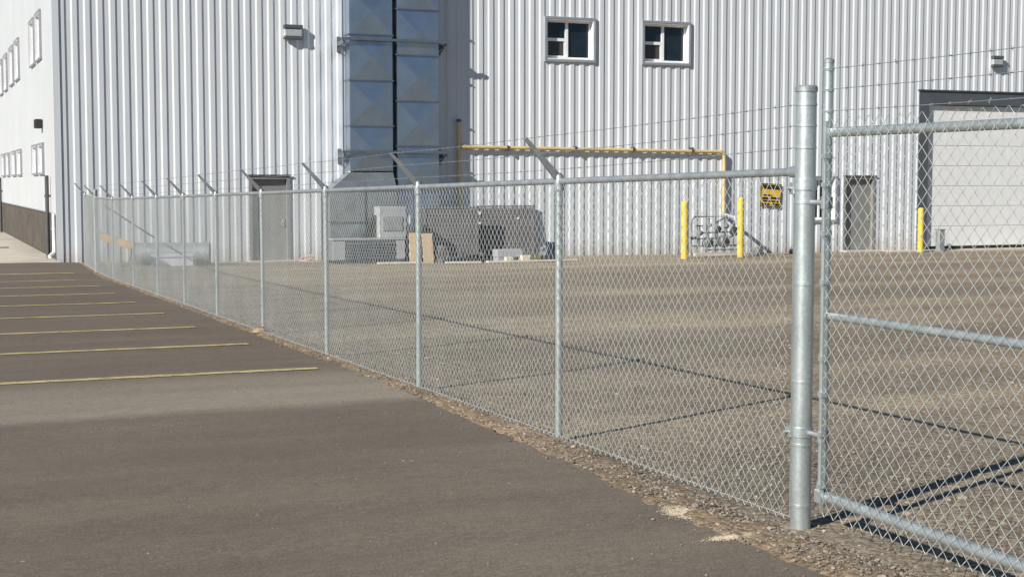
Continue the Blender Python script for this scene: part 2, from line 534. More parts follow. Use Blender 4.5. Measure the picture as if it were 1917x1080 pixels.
part('base_flashing', MB().box(CORNER_X - .03, CORNER_X + .29, WALL_Y + .02, BACK - .05, .802, .835), TRIM_GREY, B)

def TF(x, y, z): return (x, WALL_Y + y, z)
def window(o, T, rec, layout, parent=B, trim=.075):
    """o = x0,x1,z0,z1 in wall coordinates; y grows into the wall"""
    x0, x1, z0, z1 = o
    mb = MB()
    for q in ((x0 - trim, x1 + trim, z1 + .001, z1 + trim), (x0 - trim, x1 + trim, z0 - trim, z0 - .001), (x0 - trim, x0 - .001, z0, z1), (x1 + .001, x1 + trim, z0, z1)):
        mb.cbox(q[0], q[1], -.075, .02, q[2], q[3], .006, T)
    win = part('window', mb, TRIM_GREY, parent)
    r = MB()                                                 # reveal
    for q in ((x0 + .003, x1 - .003, z1 - .02, z1 - .003), (x0 + .003, x1 - .003, z0 + .003, z0 + .03), (x0 + .003, x0 + .02, z0 + .03, z1 - .02), (x1 - .02, x1 - .003, z0 + .03, z1 - .02)):
        r.box(q[0], q[1], -.06, rec + .05, q[2], q[3], T)
    part('reveal', r, TRIM_WHITE, win)
    xa, xb, za, zb = x0 + .021, x1 - .021, z0 + .031, z1 - .021
    fw = .055
    f = MB()
    f.box(xa, xa + fw, rec - .04, rec + .02, za, zb, T).box(xb - fw, xb, rec - .04, rec + .02, za, zb, T)
    f.box(xa + fw, xb - fw, rec - .04, rec + .02, zb - fw, zb, T).box(xa + fw, xb - fw, rec - .04, rec + .02, za, za + fw, T)
    if layout == 'split':
        xm = xa + (xb - xa) * .47
        zm = za + (zb - za) * .50
        f.box(xm - .045, xm + .045, rec - .05, rec + .02, za + fw, zb - fw, T)
        f.box(xa + fw, xm - .045, rec - .048, rec + .02, zm - .045, zm + .045, T)
        # opening sash of the lower pane
        f.box(xa + fw, xa + fw + .04, rec - .044, rec + .02, za + fw, zm - .045, T).box(xm - .085, xm - .045, rec - .044, rec + .02, za + fw, zm - .045, T)
        f.box(xa + fw + .04, xm - .085, rec - .044, rec + .02, za + fw, za + fw + .04, T)
        part('pane', MB().box(xa + fw, xm - .045, rec, rec + .01, zm + .045, zb - fw, T), GLASS, win)
        part('pane', MB().box(xm + .045, xb - fw, rec, rec + .01, za + fw, zb - fw, T), GLASS, win)
        part('screen', MB().box(xa + fw + .04, xm - .085, rec - .01, rec + .01, za + fw + .04, zm - .045, T), SCREEN, win)
    else:
        xm = (xa + xb) / 2
        f.box(xm - .03, xm + .03, rec - .045, rec + .02, za + fw, zb - fw, T)
        part('pane', MB().box(xa + fw, xm - .03, rec, rec + .01, za + fw, zb - fw, T), GLASS, win)
        part('pane', MB().box(xm + .03, xb - fw, rec, rec + .01, za + fw, zb - fw, T), GLASS, win)
    part('frame', f, TRIM_WHITE, win)
    return win
window(OPEN[0], TF, .17, 'split')
window(OPEN[1], TF, .17, 'split')
window(OPEN[2], TF, .14, 'pair')
for (a, b_, c, d) in SW:
    window((0, b_ - a, c, d), (lambda b1: (lambda x, y, z: (CORNER_X + y, b1 - x, z)))(b_), .10, 'pair', trim=.06)

def steel_door(o, zb):
    x0, x1, _, z1 = o
    f = MB()
    f.box(x0 - .05, x0 + .04, -.055, .14, zb - .1, z1 + .05, TF).box(x1 - .04, x1 + .05, -.055, .14, zb - .1, z1 + .05, TF).box(x0 + .04, x1 - .04, -.055, .14, z1 - .04, z1 + .05, TF)
    d = part('door', f, DOOR_GREY, B)
    part('door_leaf', MB().cbox(x0 + .044, x1 - .044, .085, .13, zb + .02, z1 - .044, .004, TF), DOOR_GREY, d)
    part('drip_cap', MB().box(x0 - .07, x1 + .07, -.10, -.04, z1 + .052, z1 + .085, TF), FRAME_DARK, d)
    hx = x1 - .15
    part('handle', MB().box(hx, hx + .05, .055, .085, zb + .95, zb + 1.15, TF).tube([TF(hx + .02, .03, zb + 1.05), TF(hx - .11, .03, zb + 1.05)], .012, 6), GALV, d)
    part('threshold', MB().box(x0 - .1, x1 + .1, -.35, .2, zb - .15, zb + .01, TF), CONC, d)
    return d
steel_door(OPEN[3], base_z(9.3) + .02)
steel_door(OPEN[4], base_z(29.) + .04)

# overhead door
zb = base_z(34) + .05
x0, x1, _, z1 = OPEN[5]
f = MB()
f.box(x0 - .05, x0 + .34, -.07, .22, zb - .3, z1 + .04, TF).box(x1 - .34, x1 + .05, -.07, .22, zb - .3, z1 + .04, TF).box(x0 + .34, x1 - .34, -.07, .22, z1 - .40, z1 + .04, TF)
od = part('overhead_door', f, FRAME_DARK, B, label='wide white sectional overhead door in a charcoal frame')
part('head_flashing', MB().box(x0 - .09, x1 + .09, -.11, -.02, z1 + .042, z1 + .09, TF), DARK_METAL, od)
zz = zb + .09
hgt = (z1 - .41 - zz) / 7
for i in range(7):
    part('door_panel', MB().cbox(x0 + .35, x1 - .35, .07, .12, zz + i * hgt + .006, zz + (i + 1) * hgt - .004, .012, TF), DOOR_WHITE, od)
part('bottom_seal', MB().box(x0 + .36, x1 - .36, .11, .18, zb + .0, zz - .002, TF), BLACK, od)
part('door_apron', MB().box(x0 - 1.5, x1 + .8, -.62, .25, zb - .4, zb - .006, TF), CONC, B)

# ------------------------------------------------------------------ things on the walls
def wall_light(u, zc, wd, ht, label):
    t = thing('wall_light', (u, WALL_Y - .04, zc), label, 'light', 'wall pack lights on the long wall')
    T = lambda x, y, z: (u + x, WALL_Y - .04 + y, zc + z)
    part('back_plate', MB().box(-wd * .42, wd * .42, -.03, .0, -ht * .45, ht * .45, T), GREY_BOX, t)
    part('hood', MB().cbox(-wd / 2, wd / 2, -.17, -.031, ht * .22, ht / 2, .015, T), FRAME_DARK, t)
    part('lens', MB().cbox(-wd * .47, wd * .47, -.155, -.032, -ht * .34, ht * .218, .03, T), GREY_BOX, t)
    part('bottom_rim', MB().cbox(-wd / 2, wd / 2, -.16, -.033, -ht / 2, -ht * .343, .01, T), FRAME_DARK, t)
wall_light(9.98, 5.80, .54, .40, 'boxy grey wall pack light high above the left steel door')
wall_light(34.38, 5.74, .46, .38, 'boxy grey wall pack light high above the overhead door')
t = thing('wall_light', (CORNER_X, 44.5, 3.2), 'small black box light on the white side wall', 'light')
part('body', MB().cbox(CORNER_X - .22, CORNER_X - .02, 44.35, 44.8, 3.2, 3.46, .02), BLACK, t)
part('back_plate', MB().box(CORNER_X - .02, CORNER_X, 44.4, 44.75, 3.22, 3.44), DARK_METAL, t)

# caution sign: yellow panel with black header and lines of unreadable print
t = thing('warning_sign', (25.52, WALL_Y - .06, .85), 'yellow and black warning sign on the wall near the gas meter', 'sign')
def TS(x, y, z):
    a = math.radians(-4)
    return (25.52 + x * math.cos(a) - z * math.sin(a), WALL_Y - .055 + y, 1.235 + x * math.sin(a) + z * math.cos(a))
part('panel', MB().cbox(-.38, .38, -.014, .0, -.37, .37, .005, TS), SIGN_YEL, t)
part('border', MB().box(-.38, .38, -.018, -.0145, .345, .37, TS).box(-.38, .38, -.018, -.0145, -.37, -.345, TS).box(-.38, -.355, -.018, -.0145, -.345, .345, TS).box(.355, .38, -.018, -.0145, -.345, .345, TS), SIGN_BLK, t)
part('header', MB().box(-.34, .34, -.018, -.0145, .19, .33, TS), SIGN_BLK, t)
for (a, b_, c, d) in ((-.3, .05, -.03, .02), (-.33, -.06, -.14, -.07), (.0, .33, -.12, -.05), (-.3, .3, -.22, -.16), (.05, .33, -.33, -.245), (-.33, -.02, -.33, -.26)):
    part('lettering', MB().box(a, b_, -.018, -.0145, c, d, TS), SIGN_BLK, t)

# gas pipe along the wall and down to the meter
PZ0, PZ1, PY = 2.68, 2.60, WALL_Y - .125
t = thing('gas_pipe', (14.9, PY, .7), 'long yellow gas pipe running across the long wall to the meter', 'pipe')
part('wall_run', MB().tube([(14.95, PY, PZ0), (23.60, PY, PZ1)], .055, 10), GAS_YEL, t, True)
part('elbow', MB().tube([(23.58, PY, PZ1), (23.68, PY, PZ1 - .012), (23.74, PY, PZ1 - .06), (23.76, PY, PZ1 - .16)], .066, 10), GAS_YEL, t, True)
part('drop', MB().tube([(23.76, PY, PZ1 - .12), (23.76, PY, .62)], .055, 10), GAS_YEL, t, True)
part('riser', MB().tube([(14.87, PY, .80), (14.87, PY, 3.42)], .055, 10), GAS_YEL, t, True)
part('end_cap', MB().tube([(14.87, PY, 3.40), (14.87, PY, 3.48)], .07, 10), DARK_METAL, t, True)
for u in (16.4, 18.6, 20.55, 22.6):
    part('clamp', MB().box(u - .03, u + .03, PY - .075, WALL_Y, PZ0 - .10, PZ0 - .02 + .07), DARK_METAL, t)

gz = base_z(22.8)
t = thing('gas_meter', (22.9, 39.6, gz), 'grey gas meter set with regulators and valves between two yellow bollards', 'gas meter')
MY = 39.55
part('inlet_pipe', MB().tube([(22.15, MY, gz - .1), (22.15, MY, .48), (22.25, MY, .60), (23.60, MY, .60)], .030, 8), METER, t, True)
part('cross_pipe', MB().tube([(23.76, PY, .64), (23.76, MY + .1, .55), (23.76, MY, .30), (23.70, MY, .05), (23.45, MY, -.02)], .06, 8), GREY_BOX, t, True)
for (u, z, r, l) in ((22.72, -.20, .15, .30), (23.28, -.17, .18, .32)):
    part('meter_body', MB().tube([(u, MY - l / 2, z), (u, MY - l / 2 + .04, z), (u, MY + l / 2 - .04, z), (u, MY + l / 2, z)], [r * .8, r, r, r * .8], 14), METER, t, True)
    part('dial', MB().tube([(u, MY - l / 2 - .02, z + .02), (u, MY - l / 2 - .001, z + .02)], r * .45, 10), DARK_METAL, t)
for (u, z, r) in ((23.62, .14, .15), (23.05, .22, .10), (22.42, .10, .08), (23.36, .30, .07), (22.75, .34, .06)):
    part('regulator', MB().tube([(u, MY - .12, z), (u, MY - .09, z), (u, MY, z), (u, MY + .08, z)], [r * .5, r, r, r * .4], 12), DARK_METAL if r > .09 else METER, t, True)
    part('valve_stem', MB().tube([(u, MY - .02, z + r * .8), (u, MY - .02, z + r + .12)], .014, 6).box(u - .05, u + .05, MY - .03, MY - .01, z + r + .12, z + r + .14), DARK_METAL, t)
pp = MB()
for pth in ([(22.15, MY, -.30), (24.05, MY, -.30)], [(22.42, MY, -.30), (22.42, MY, .12)], [(22.72, MY, -.30), (22.72, MY, .36)], [(23.05, MY, -.28), (23.05, MY, .26)], [(22.42, MY, .10), (23.6, MY, .12)], [(22.15, MY, -.08), (23.3, MY, -.06)], [(23.0, MY, .40), (23.4, MY, .62)], [(23.36, MY, -.1), (23.36, MY, .3)], [(23.62, MY, .14), (23.95, MY, .0), (23.95, MY, -.4)], [(22.55, MY - .1, -.42), (23.8, MY - .1, -.42)]):
    pp.tube(pth, .026, 6)
part('manifold', pp, METER, t, True)
part('valve_handle', MB().box(22.26, 22.50, MY - .08, MY - .05, .30, .34).box(22.05, 22.30, MY - .08, MY - .05, -.05, -.01), DARK_METAL, t)
part('stand', MB().box(22.2, 24.0, MY - .2, MY + .2, gz - .1, gz + .08), CONC, t)

def bollard(u, v, ztop, r, label):
    z0 = H(u, v)
    t = thing('bollard', (u, v, z0), label, 'bollard', 'yellow bollards along the wall')
    part('post', MB().tube([(u, v, z0 - .2), (u, v, ztop - .06)], r, 16), YELLOW, t, True)
    part('cap', MB().tube([(u, v, ztop - .062), (u, v, ztop - .03), (u, v, ztop - .01), (u, v, ztop)], [r * 1.01, r * .92, r * .6, r * .15], 16), YELLOW, t, True)
bollard(21.08, 38.05, 1.12, .10, 'tall yellow steel bollard left of the gas meter')
bollard(23.22, 38.45, 1.20, .10, 'tall yellow steel bollard right of the gas meter, below the gas pipe')
bollard(30.75, 39.6, .82, .10, 'yellow bollard guarding the corner of the overhead door frame')

# dark posts and a white downpipe on the side wall
for (v, label) in ((42.35, 'dark grey pipe post against the side wall near its corner'), (64.6, 'dark grey pipe post against the side wall, at the photo edge')):
    t = thing('wall_pipe', (CORNER_X - .1, v, walk_z), label, 'pipe', 'pipe posts along the side wall')
    part('pipe', MB().tube([(CORNER_X - .1, v, walk_z - .1), (CORNER_X - .1, v, 1.84)], .055, 10), DARK_METAL, t, True)
    part('strap', MB().box(CORNER_X - .17, CORNER_X, v - .03, v + .03, 1.25, 1.31), DARK_METAL, t)
t = thing('downpipe', (CORNER_X - .06, WALL_Y - .12, -.3), 'short white downpipe with a kicked out foot at the building corner', 'downpipe')
part('pipe', MB().tube([(CORNER_X - .085, WALL_Y + .12, .84), (CORNER_X - .085, WALL_Y + .12, -.12), (CORNER_X - .10, WALL_Y + .08, -.20), (CORNER_X - .24, WALL_Y - .1, -.30)], .05, 8), TRIM_WHITE, t, True)
part('strap', MB().box(CORNER_X - .15, CORNER_X - .0, WALL_Y + .09, WALL_Y + .15, .4, .44), TRIM_WHITE, t)

# ------------------------------------------------------------------ ducts
DF, DB = 39.93, 40.40        # front and back faces
def duct(u0, u1, seams, label, zlow):
    t = thing('ventilation_duct', ((u0 + u1) / 2, DB, zlow), label, 'duct', 'ventilation ducts on the long wall')
    for za, zb_ in zip(seams[:-1], seams[1:]):
        mb = MB()
        a, b_ = za + .02, zb_ - .02
        e = .045
        for (P0, P1, n_) in (((u0, DF), (u1, DF), (0, -1)), ((u0, DB), (u0, DF), (-1, 0)), ((u1, DF), (u1, DB), (1, 0)), ((u1, DB), (u0, DB), (0, 1))):
            q = [(P0[0], P0[1], a), (P1[0], P1[1], a), (P1[0], P1[1], b_), (P0[0], P0[1], b_)]
            k = e if n_[0] == 0 else e * .5
            if n_ == (0, 1): k = 0
            c = ((P0[0] + P1[0]) / 2 + n_[0] * k, (P0[1] + P1[1]) / 2 + n_[1] * k, (a + b_) / 2)
            mb.add(q + [c], [(0, 1, 4), (1, 2, 4), (2, 3, 4), (3, 0, 4)])
        part('duct_section', mb, DUCT, t)
        fl = MB()
        w_ = .035
        fl.box(u0 - w_, u1 + w_, DF - w_, DF + .01, zb_ - .018, zb_ + .018).box(u0 - w_, u0 + .01, DF + .011, DB, zb_ - .018, zb_ + .018).box(u1 - .01, u1 + w_, DF + .011, DB, zb_ - .018, zb_ + .018)
        part('flange', fl, DUCT_D, t)
    return t
S1 = [1.95, 3.23, 4.50, 5.77, 7.04, 8.31, 9.58, 10.8]
S2 = [.14, 1.41, 2.68, 3.95, 5.24, 6.52, 7.80, 9.08, 10.36]
d1 = duct(11.47, 12.72, S1, 'left galvanised duct of cross creased panels rising up the wall above its plenum', 0.)
d2 = duct(12.86, 14.10, S2, 'right galvanised duct of cross creased panels rising up the wall behind a slatted panel', 0.)
# flared transition and plenum below the left duct
mb = MB()
top = [(11.47, DF, 1.93), (12.72, DF, 1.93), (12.72, DB, 1.93), (11.47, DB, 1.93)]
bot = [(10.82, DF - .2, 1.44), (12.78, DF - .2, 1.44), (12.78, DB, 1.44), (10.82, DB, 1.44)]
mb.add(top + bot, [(0, 1, 5, 4), (1, 2, 6, 5), (2, 3, 7, 6), (3, 0, 4, 7)])
part('transition', mb, DULL, d1)
pl = MB()
F_ = DF - .2
for (a, b_, za, zb_) in ((10.82, 11.80, .55, 1.42), (11.80, 12.78, .55, 1.42), (10.82, 11.80, -.30, .55), (11.80, 12.78, -.30, .55)):
    c = ((a + b_) / 2, F_ - .05, (za + zb_) / 2)
    pl.add([(a, F_, za), (b_, F_, za), (b_, F_, zb_), (a, F_, zb_), c], [(0, 1, 4), (1, 2, 4), (2, 3, 4), (3, 0, 4)])
pl.quad((10.82, F_, -.3), (10.82, DB, -.3), (10.82, DB, 1.42), (10.82, F_, 1.42)).quad((12.78, F_, -.3), (12.78, DB, -.3), (12.78, DB, 1.42), (12.78, F_, 1.42)).quad((10.82, F_, 1.42), (12.78, F_, 1.42), (12.78, DB, 1.42), (10.82, DB, 1.42)).quad((10.82, F_, -.3), (12.78, F_, -.3), (12.78, DB, -.3), (10.82, DB, -.3))
part('plenum', pl, DULL, d1)
part('plenum_flange', MB().box(10.78, 12.82, F_ - .04, F_ + .01, 1.421, 1.46).box(11.785, 11.815, F_ - .05, F_ - .001, -.3, 1.42).box(10.78, 12.82, F_ - .05, F_ - .001, .535, .565), DUCT_D, d1)
for z in (5.63, 2.50):
    t = thing('duct_bracket', (12.8, DB, z), 'upper steel angle bracket strapping both ducts to the wall' if z > 4 else 'lower steel angle bracket strapping both ducts to the wall', 'bracket', 'brackets holding the ducts')
    part('angle_bar', MB().box(11.22, 14.42, DF - .12, DF - .06, z - .035, z + .035).box(11.22, 14.42, DF - .059, DF - .05 + .0, z - .035, z - .02), DUCT_D, t)
    for u in (11.30, 14.30):
        part('wall_strut', MB().box(u - .035, u + .035, DF - .059, WALL_Y - .02, z - .16, z - .045).box(u - .05, u + .05, WALL_Y - .05, WALL_Y - .041, z - .34, z + .10), DUCT_D, t)
        part('stay', MB().tube([(u, DF - .05, z - .05), (u, WALL_Y - .05, z - .32)], .02, 6), DUCT_D, t)

# ------------------------------------------------------------------ air handling unit
ay0, ay1 = 38.75, 39.45
gz = H(11.6, 39.)
t = thing('air_handling_unit', (11.6, 39.1, gz), 'grey metal air handling unit on the ground below the left duct', 'ventilation unit')
part('base_rail', MB().box(10.64, 12.66, ay0 + .05, ay0 + .15, gz - .02, gz + .08), DARK_METAL, t)
part('base_rail', MB().box(10.64, 12.66, ay1 - .15, ay1 - .05, gz - .02, gz + .08), DARK_METAL, t)
cab = part('cabinet', MB().cbox(10.64, 12.66, ay0 + .03, ay1, gz + .081, .08, .012), DULL, t)
part('end_panel', MB().cbox(10.62, 10.97, ay0, ay0 + .029, gz + .10, .06, .008), GREY_BOX, cab)
part('end_panel', MB().cbox(12.44, 12.68, ay0, ay0 + .029, gz + .10, .06, .008), GREY_BOX, cab)
part('top_edge', MB().box(10.60, 12.70, ay0 - .02, ay1 + .02, .081, .115), GREY_BOX, cab)
for i in range(6):
    z = gz + .14 + i * .075
    part('louver', MB().add([(10.99, ay0 + .028, z + .05), (12.42, ay0 + .028, z + .05), (12.42, ay0 - .01, z), (10.99, ay0 - .01, z), (10.99, ay0 + .028, z + .06), (12.42, ay0 + .028, z + .06), (12.42, ay0 - .01, z + .01), (10.99, ay0 - .01, z + .01)], [(0, 1, 2, 3), (4, 7, 6, 5), (2, 6, 7, 3), (0, 3, 7, 4), (1, 5, 6, 2)]), DUCT_D, cab)
bl = part('blower_housing', MB().cbox(12.00, 12.78, 38.95, 39.45, .117, .98, .015), GREY_BOX, t)
part('access_panel', MB().cbox(12.09, 12.66, 38.92, 38.949, .32, .72, .006), GALV_D, bl)
part('junction_box', MB().cbox(12.80, 12.93, 39.0, 39.2, .48, .74, .01), TRIM_WHITE, bl)
part('dark_intake', MB().add([(11.55, 39.2, .118), (11.99, 39.2, .118), (11.99, 39.2, .74), (11.55, 39.44, .118), (11.99, 39.44, .118), (11.99, 39.44, .74)], [(0, 1, 2), (3, 5, 4), (0, 2, 5, 3), (0, 3, 4, 1), (1, 4, 5, 2)]), BLACK, bl)
t = thing('pipe_stand', (12.85, 38.75, H(12.85, 38.75)), 'thin white pipe stand beside the air handling unit', 'stand')
part('upright', MB().tube([(12.80, 38.7, H(12.8, 38.7) - .05), (12.80, 38.7, .1)], .02, 6), GALV, t)
part('foot', MB().tube([(12.80, 38.7, -.32), (12.98, 38.7, -.32)], .025, 6), TRIM_WHITE, t)

# ------------------------------------------------------------------ things lying along the wall
def slatted(u0, u1, v, pz0, pz1, label, lean=.10):
    t = thing('slatted_panel', ((u0 + u1) / 2, v, pz0), label, 'panel', 'long dark slatted panels standing by the wall')
    TP = lambda x, y, z: (x, v + y + lean * (z - pz0) / (pz1 - pz0), z)
    part('backing', MB().box(u0 + .02, u1 - .02, .03, .05, pz0 + .03, pz1 - .03, TP), BIN, t)
    for u in (u0, u1 - .07):
        part('stile', MB().cbox(u, u + .07, -.032, .029, pz0, pz1, .006, TP), BIN, t)
    part('top_rail', MB().cbox(u0 - .01, u1 + .01, -.04, .06, pz1 + .001, pz1 + .05, .008, TP), BIN, t)
    n_ = 15
    for k in range(n_):
        z = pz0 + .02 + k * (pz1 - pz0 - .03) / n_
        part('slat', MB().cbox(u0 + .075, u1 - .075, -.012, .028, z, z + (pz1 - pz0 - .03) / n_ - .008, .005, TP), BIN, t)
    for (u, z, w_, h_) in ((u0 + .02, .70, .08, .10), (u0 + .02, .43, .08, .06), (u1 - .55, .56, .06, .06)):
        if v > 40: part('sticker', MB().box(u, u + w_, -.042, -.033, z, z + h_, TP), TRIM_WHITE, t)
slatted(13.60, 15.26, 39.81, H(14.3, 39.8), .90, 'dark grey slatted panel standing in front of the right duct', .02)
slatted(15.42, 17.22, 40.24, base_z(16.3), .92, 'dark grey slatted panel with white stickers leaning on the wall')

def leaning(name, u0, u1, v, ztop, m, label, cat, group=None, th=.03, lean=.16):
    z0 = H((u0 + u1) / 2, v) - .005
    mb = MB()
    T = lambda x, y, z: (x, v + y + lean * (z - z0) / (ztop - z0), z)
    mb.cbox(u0, u1, 0, th, z0, ztop, .004, T)
    return single(name, mb, m, label, cat, group, ((u0 + u1) / 2, v, z0))
leaning('plywood_board', 12.74, 13.05, 38.42, .26, PLY, 'tan plywood board standing upright beside the pipe stand', 'board', 'upright plywood boards')
leaning('plywood_board', 13.12, 13.42, 38.44, .24, PLY, 'tan plywood board standing upright beside the rubbish heap', 'board', 'upright plywood boards')

def lump(name, c, r, m, label, cat, group=None, rough=.25, seed=1, sub=3, flat=True):
    bm = bmesh.new()
    bmesh.ops.create_icosphere(bm, subdivisions=sub, radius=1)
    from mathutils import noise as mn
    for v in bm.verts:
        p = v.co.copy()
        k = 1 + rough * mn.noise(p * 1.7 + Vector((seed * 3.1, seed * 1.7, 0))) + rough * .5 * mn.noise(p * 4.3 + Vector((seed, 0, seed * 2.)))
        q = p * k
        v.co = (q.x * r[0], q.y * r[1], max(-.35, q.z) * r[2])
    me = bpy.data.meshes.new(name); bm.to_mesh(me); bm.free()
    me.materials.append(m)
    if not flat: me.shade_smooth()
    return tag(link(name, me, None, c), label, cat, group)
gy = 38.55
lump('tarp_bundle', (16.95, 38.6, H(17, 38.6) + .12), (.36, .3, .42), TARP, 'navy tarp covered bundle right of the stickered slatted panel', 'bundle', None, .22, 3, 4, False)
lump('rubbish_heap', (13.72, 38.6, H(13.7, 38.6) + .08), (.22, .2, .34), RUBBISH, 'black plastic rubbish heaped beside the plywood boards', 'rubbish', None, .6, 5, 3)
lump('rubbish_bag', (14.35, 38.55, H(14.3, 38.5) + .07), (.28, .2, .20), TARP, 'low dark rubbish bag in front of the left slatted panel', 'bag', None, .5, 8, 3)
lump('rubbish_bag', (14.85, 38.65, H(14.8, 38.5) + .07), (.22, .2, .18), RUBBISH, 'dark rubbish bag between the two slatted panels', 'bag', None, .5, 11, 3)
def offcut(pts, r, m, label, nm='pipe_offcut', cat='pipe'):
    return single(nm, MB().tube(pts, r, 8), m, label, cat, 'offcuts lying by the slatted panels', smooth=True)
gk = H(14.5, 38.3)
offcut([(13.6, 38.25, gk + .06), (14.7, 38.4, gk + .22)], .05, DARK_METAL, 'dark pipe offcut propped in front of the left slatted panel')
offcut([(14.0, 38.2, gk + .05), (15.1, 38.3, gk + .06)], .045, BLACK, 'black pipe offcut lying flat in front of both slatted panels')
single('crate', MB().cbox(15.28, 16.05, 38.35, 38.75, gk + .12, gk + .34, .015).box(15.3, 15.4, 38.36, 38.74, gk - .01, gk + .119).box(15.93, 16.03, 38.36, 38.74, gk - .01, gk + .119), GREY_BOX, 'low grey crate on feet in front of the stickered slatted panel', 'crate')
for i, (u, v, w_, h_) in enumerate(((15.45, 38.12, .22, .14), (15.95, 38.16, .26, .18))):
    single('concrete_block', MB().cbox(u, u + w_, v, v + .18, H(u, v) - .01, H(u, v) + h_, .012), BOARD, ('smaller', 'larger')[i] + ' cream block on the gravel before the grey crate', 'block', 'cream blocks by the crate')
def plank(u0, v0, u1, v1, w_, h_, label, m=BOARD):
    a, b_ = Vector((u0, v0, H(u0, v0))), Vector((u1, v1, H(u1, v1)))
    d = (b_ - a); L = d.length; d.normalize()
    s = Vector((-d.y, d.x, 0)).normalized(); up = d.cross(s) * -1
    if up.z < 0: up = -up
    T = lambda x, y, z: tuple(a + d * x + s * y + up * (z + .004))
    return single('plank', MB().cbox(0, L, -w_ / 2, w_ / 2, 0, h_, .006, T), m, label, 'plank', 'pale planks lying along the wall', tuple(a))
plank(11.75, 38.3, 13.0, 38.22, .14, .05, 'short pale plank on the gravel below the air handling unit')
plank(13.6, 38.0, 14.6, 37.92, .14, .05, 'pale plank on the gravel in front of the left slatted panel')
plank(14.8, 37.95, 17.6, 38.05, .16, .05, 'long pale plank on the gravel in front of the stickered slatted panel')

# coil of pinkish hose and a strip of it by the left steel door
mb = MB()
hz = H(10.0, 39.8)
pts = []
for k in range(60):
    a = k / 60 * 2 * math.pi * 2.5
    rr = .13 + .02 * math.sin(k * .9)
    pts.append((10.15 + rr * math.cos(a) * 1.5, 39.78 + rr * math.sin(a) * .5, hz + .10 + .07 * math.sin(a + 1) + .02 * math.sin(k)))
mb.tube(pts, .016, 6)
mb.tube([(9.95, 39.6, hz + .03), (10.3, 39.45, hz + .02), (10.7, 39.6, hz + .02)], .016, 6)
single('hose_coil', mb, RED, 'faded pink hose coil beside the left steel door', 'hose', smooth=True)

for i, (u, v, r) in enumerate(((24.55, 39.6, .20), (26.05, 39.75, .22), (24.25, 39.3, .12))):
    lump('rock', (u, v, H(u, v) + r * .25), (r * 1.1, r, r * (1.1 if i != 2 else .8)), STONE_GREY, ('grey rock just right of the gas meter', 'grey rock by the wall below the warning sign, left of the gate post', 'small grey rock at the foot of the right gas meter bollard')[i], 'rock', 'rocks along the wall', .35, 20 + i, 2)
single('utility_box', MB().cbox(31.62, 31.86, 39.75, 39.95, H(31.7, 39.8) - .02, .06, .02).cbox(31.60, 31.88, 39.73, 39.97, .061, .10, .01), GALV_D, 'small grey utility box in front of the overhead door', 'box')

# round duct lying by the wall, sheet panel leaning on it, timber beam and pole
t = thing('duct_pipe', (6.9, 39.2, H(6.9, 39.2)), 'fat grey round duct lying on the ground by the wall corner', 'duct')
dz = H(6.9, 39.2) + .30
part('shell', MB().tube([(5.42, 39.65, dz), (7.36, 39.1, dz)], .29, 24, caps=False), GALV_D, t, True)
for k in range(7):
    a = .02 + k * .16
    c0 = Vector((5.42, 39.65, dz)).lerp(Vector((7.36, 39.1, dz)), a); c1 = Vector((5.42, 39.65, dz)).lerp(Vector((7.36, 39.1, dz)), a + .015)
    part('seam', MB().tube([c0, c1], .298, 24, caps=False), GALV_D, t, True)
c0 = Vector((5.42, 39.65, dz)).lerp(Vector((7.36, 39.1, dz)), .97)
part('inside', MB().tube([c0 - Vector((.3, -.11, 0)), c0 - Vector((.28, -.10, 0))], .285, 24), DUCT_D, t)
single('sheet_panel', MB().cbox(5.78, 6.86, 38.80, 38.83, H(6.5, 38.8), H(6.5, 38.8) + .20, .004).cbox(5.78, 6.86, 38.80, 38.83, H(6.5, 38.8) + .235, H(6.5, 38.8) + .32, .004).box(5.80, 5.84, 38.831, 38.85, H(6.5, 38.8) + .01, H(6.5, 38.8) + .30).box(6.79, 6.83, 38.831, 38.85, H(6.5, 38.8) + .01, H(6.5, 38.8) + .30), TRIM_WHITE, 'low pale sheet panel standing in front of the round duct', 'panel')
A_, B_ = Vector((4.34, 38.72, .36)), Vector((5.30, 38.38, .0))
t = thing('timber_beam', (5.0, 38.5, H(5, 38.5)), 'tan timber beam propped at a slant behind the fence end', 'timber')
d = (B_ - A_).normalized(); s = Vector((-d.y, d.x, 0)).normalized(); up = s.cross(d)
if up.z < 0: up = -up
T = lambda x, y, z: tuple(A_ + d * x + s * y + up * z)
L = (B_ - A_).length
part('beam', MB().cbox(0, L, -.07, .07, -.09, .09, .008, T), TIMBER, t)
part('end_strap', MB().box(L - .05, L + .004, -.074, .074, -.094, .094, T), BLACK, t)
for q, hgt_ in ((A_ + d * .05, 0), (B_ - d * .06, 0)):
    zz = H(q.x, q.y)
    part('prop', MB().tube([(q.x - .12, q.y, zz - .02), (q.x, q.y, q.z - .07)], .02, 6).tube([(q.x + .12, q.y, zz - .02), (q.x, q.y, q.z - .07)], .02, 6), DARK_METAL, t)
single('leaning_pole', MB().tube([(4.65, 38.9, 1.05), (5.95, 39.32, .20)], .022, 8), DARK_METAL, 'thin dark pole leaning down onto the round duct', 'pole', loc=(5.5, 39.1, .03))

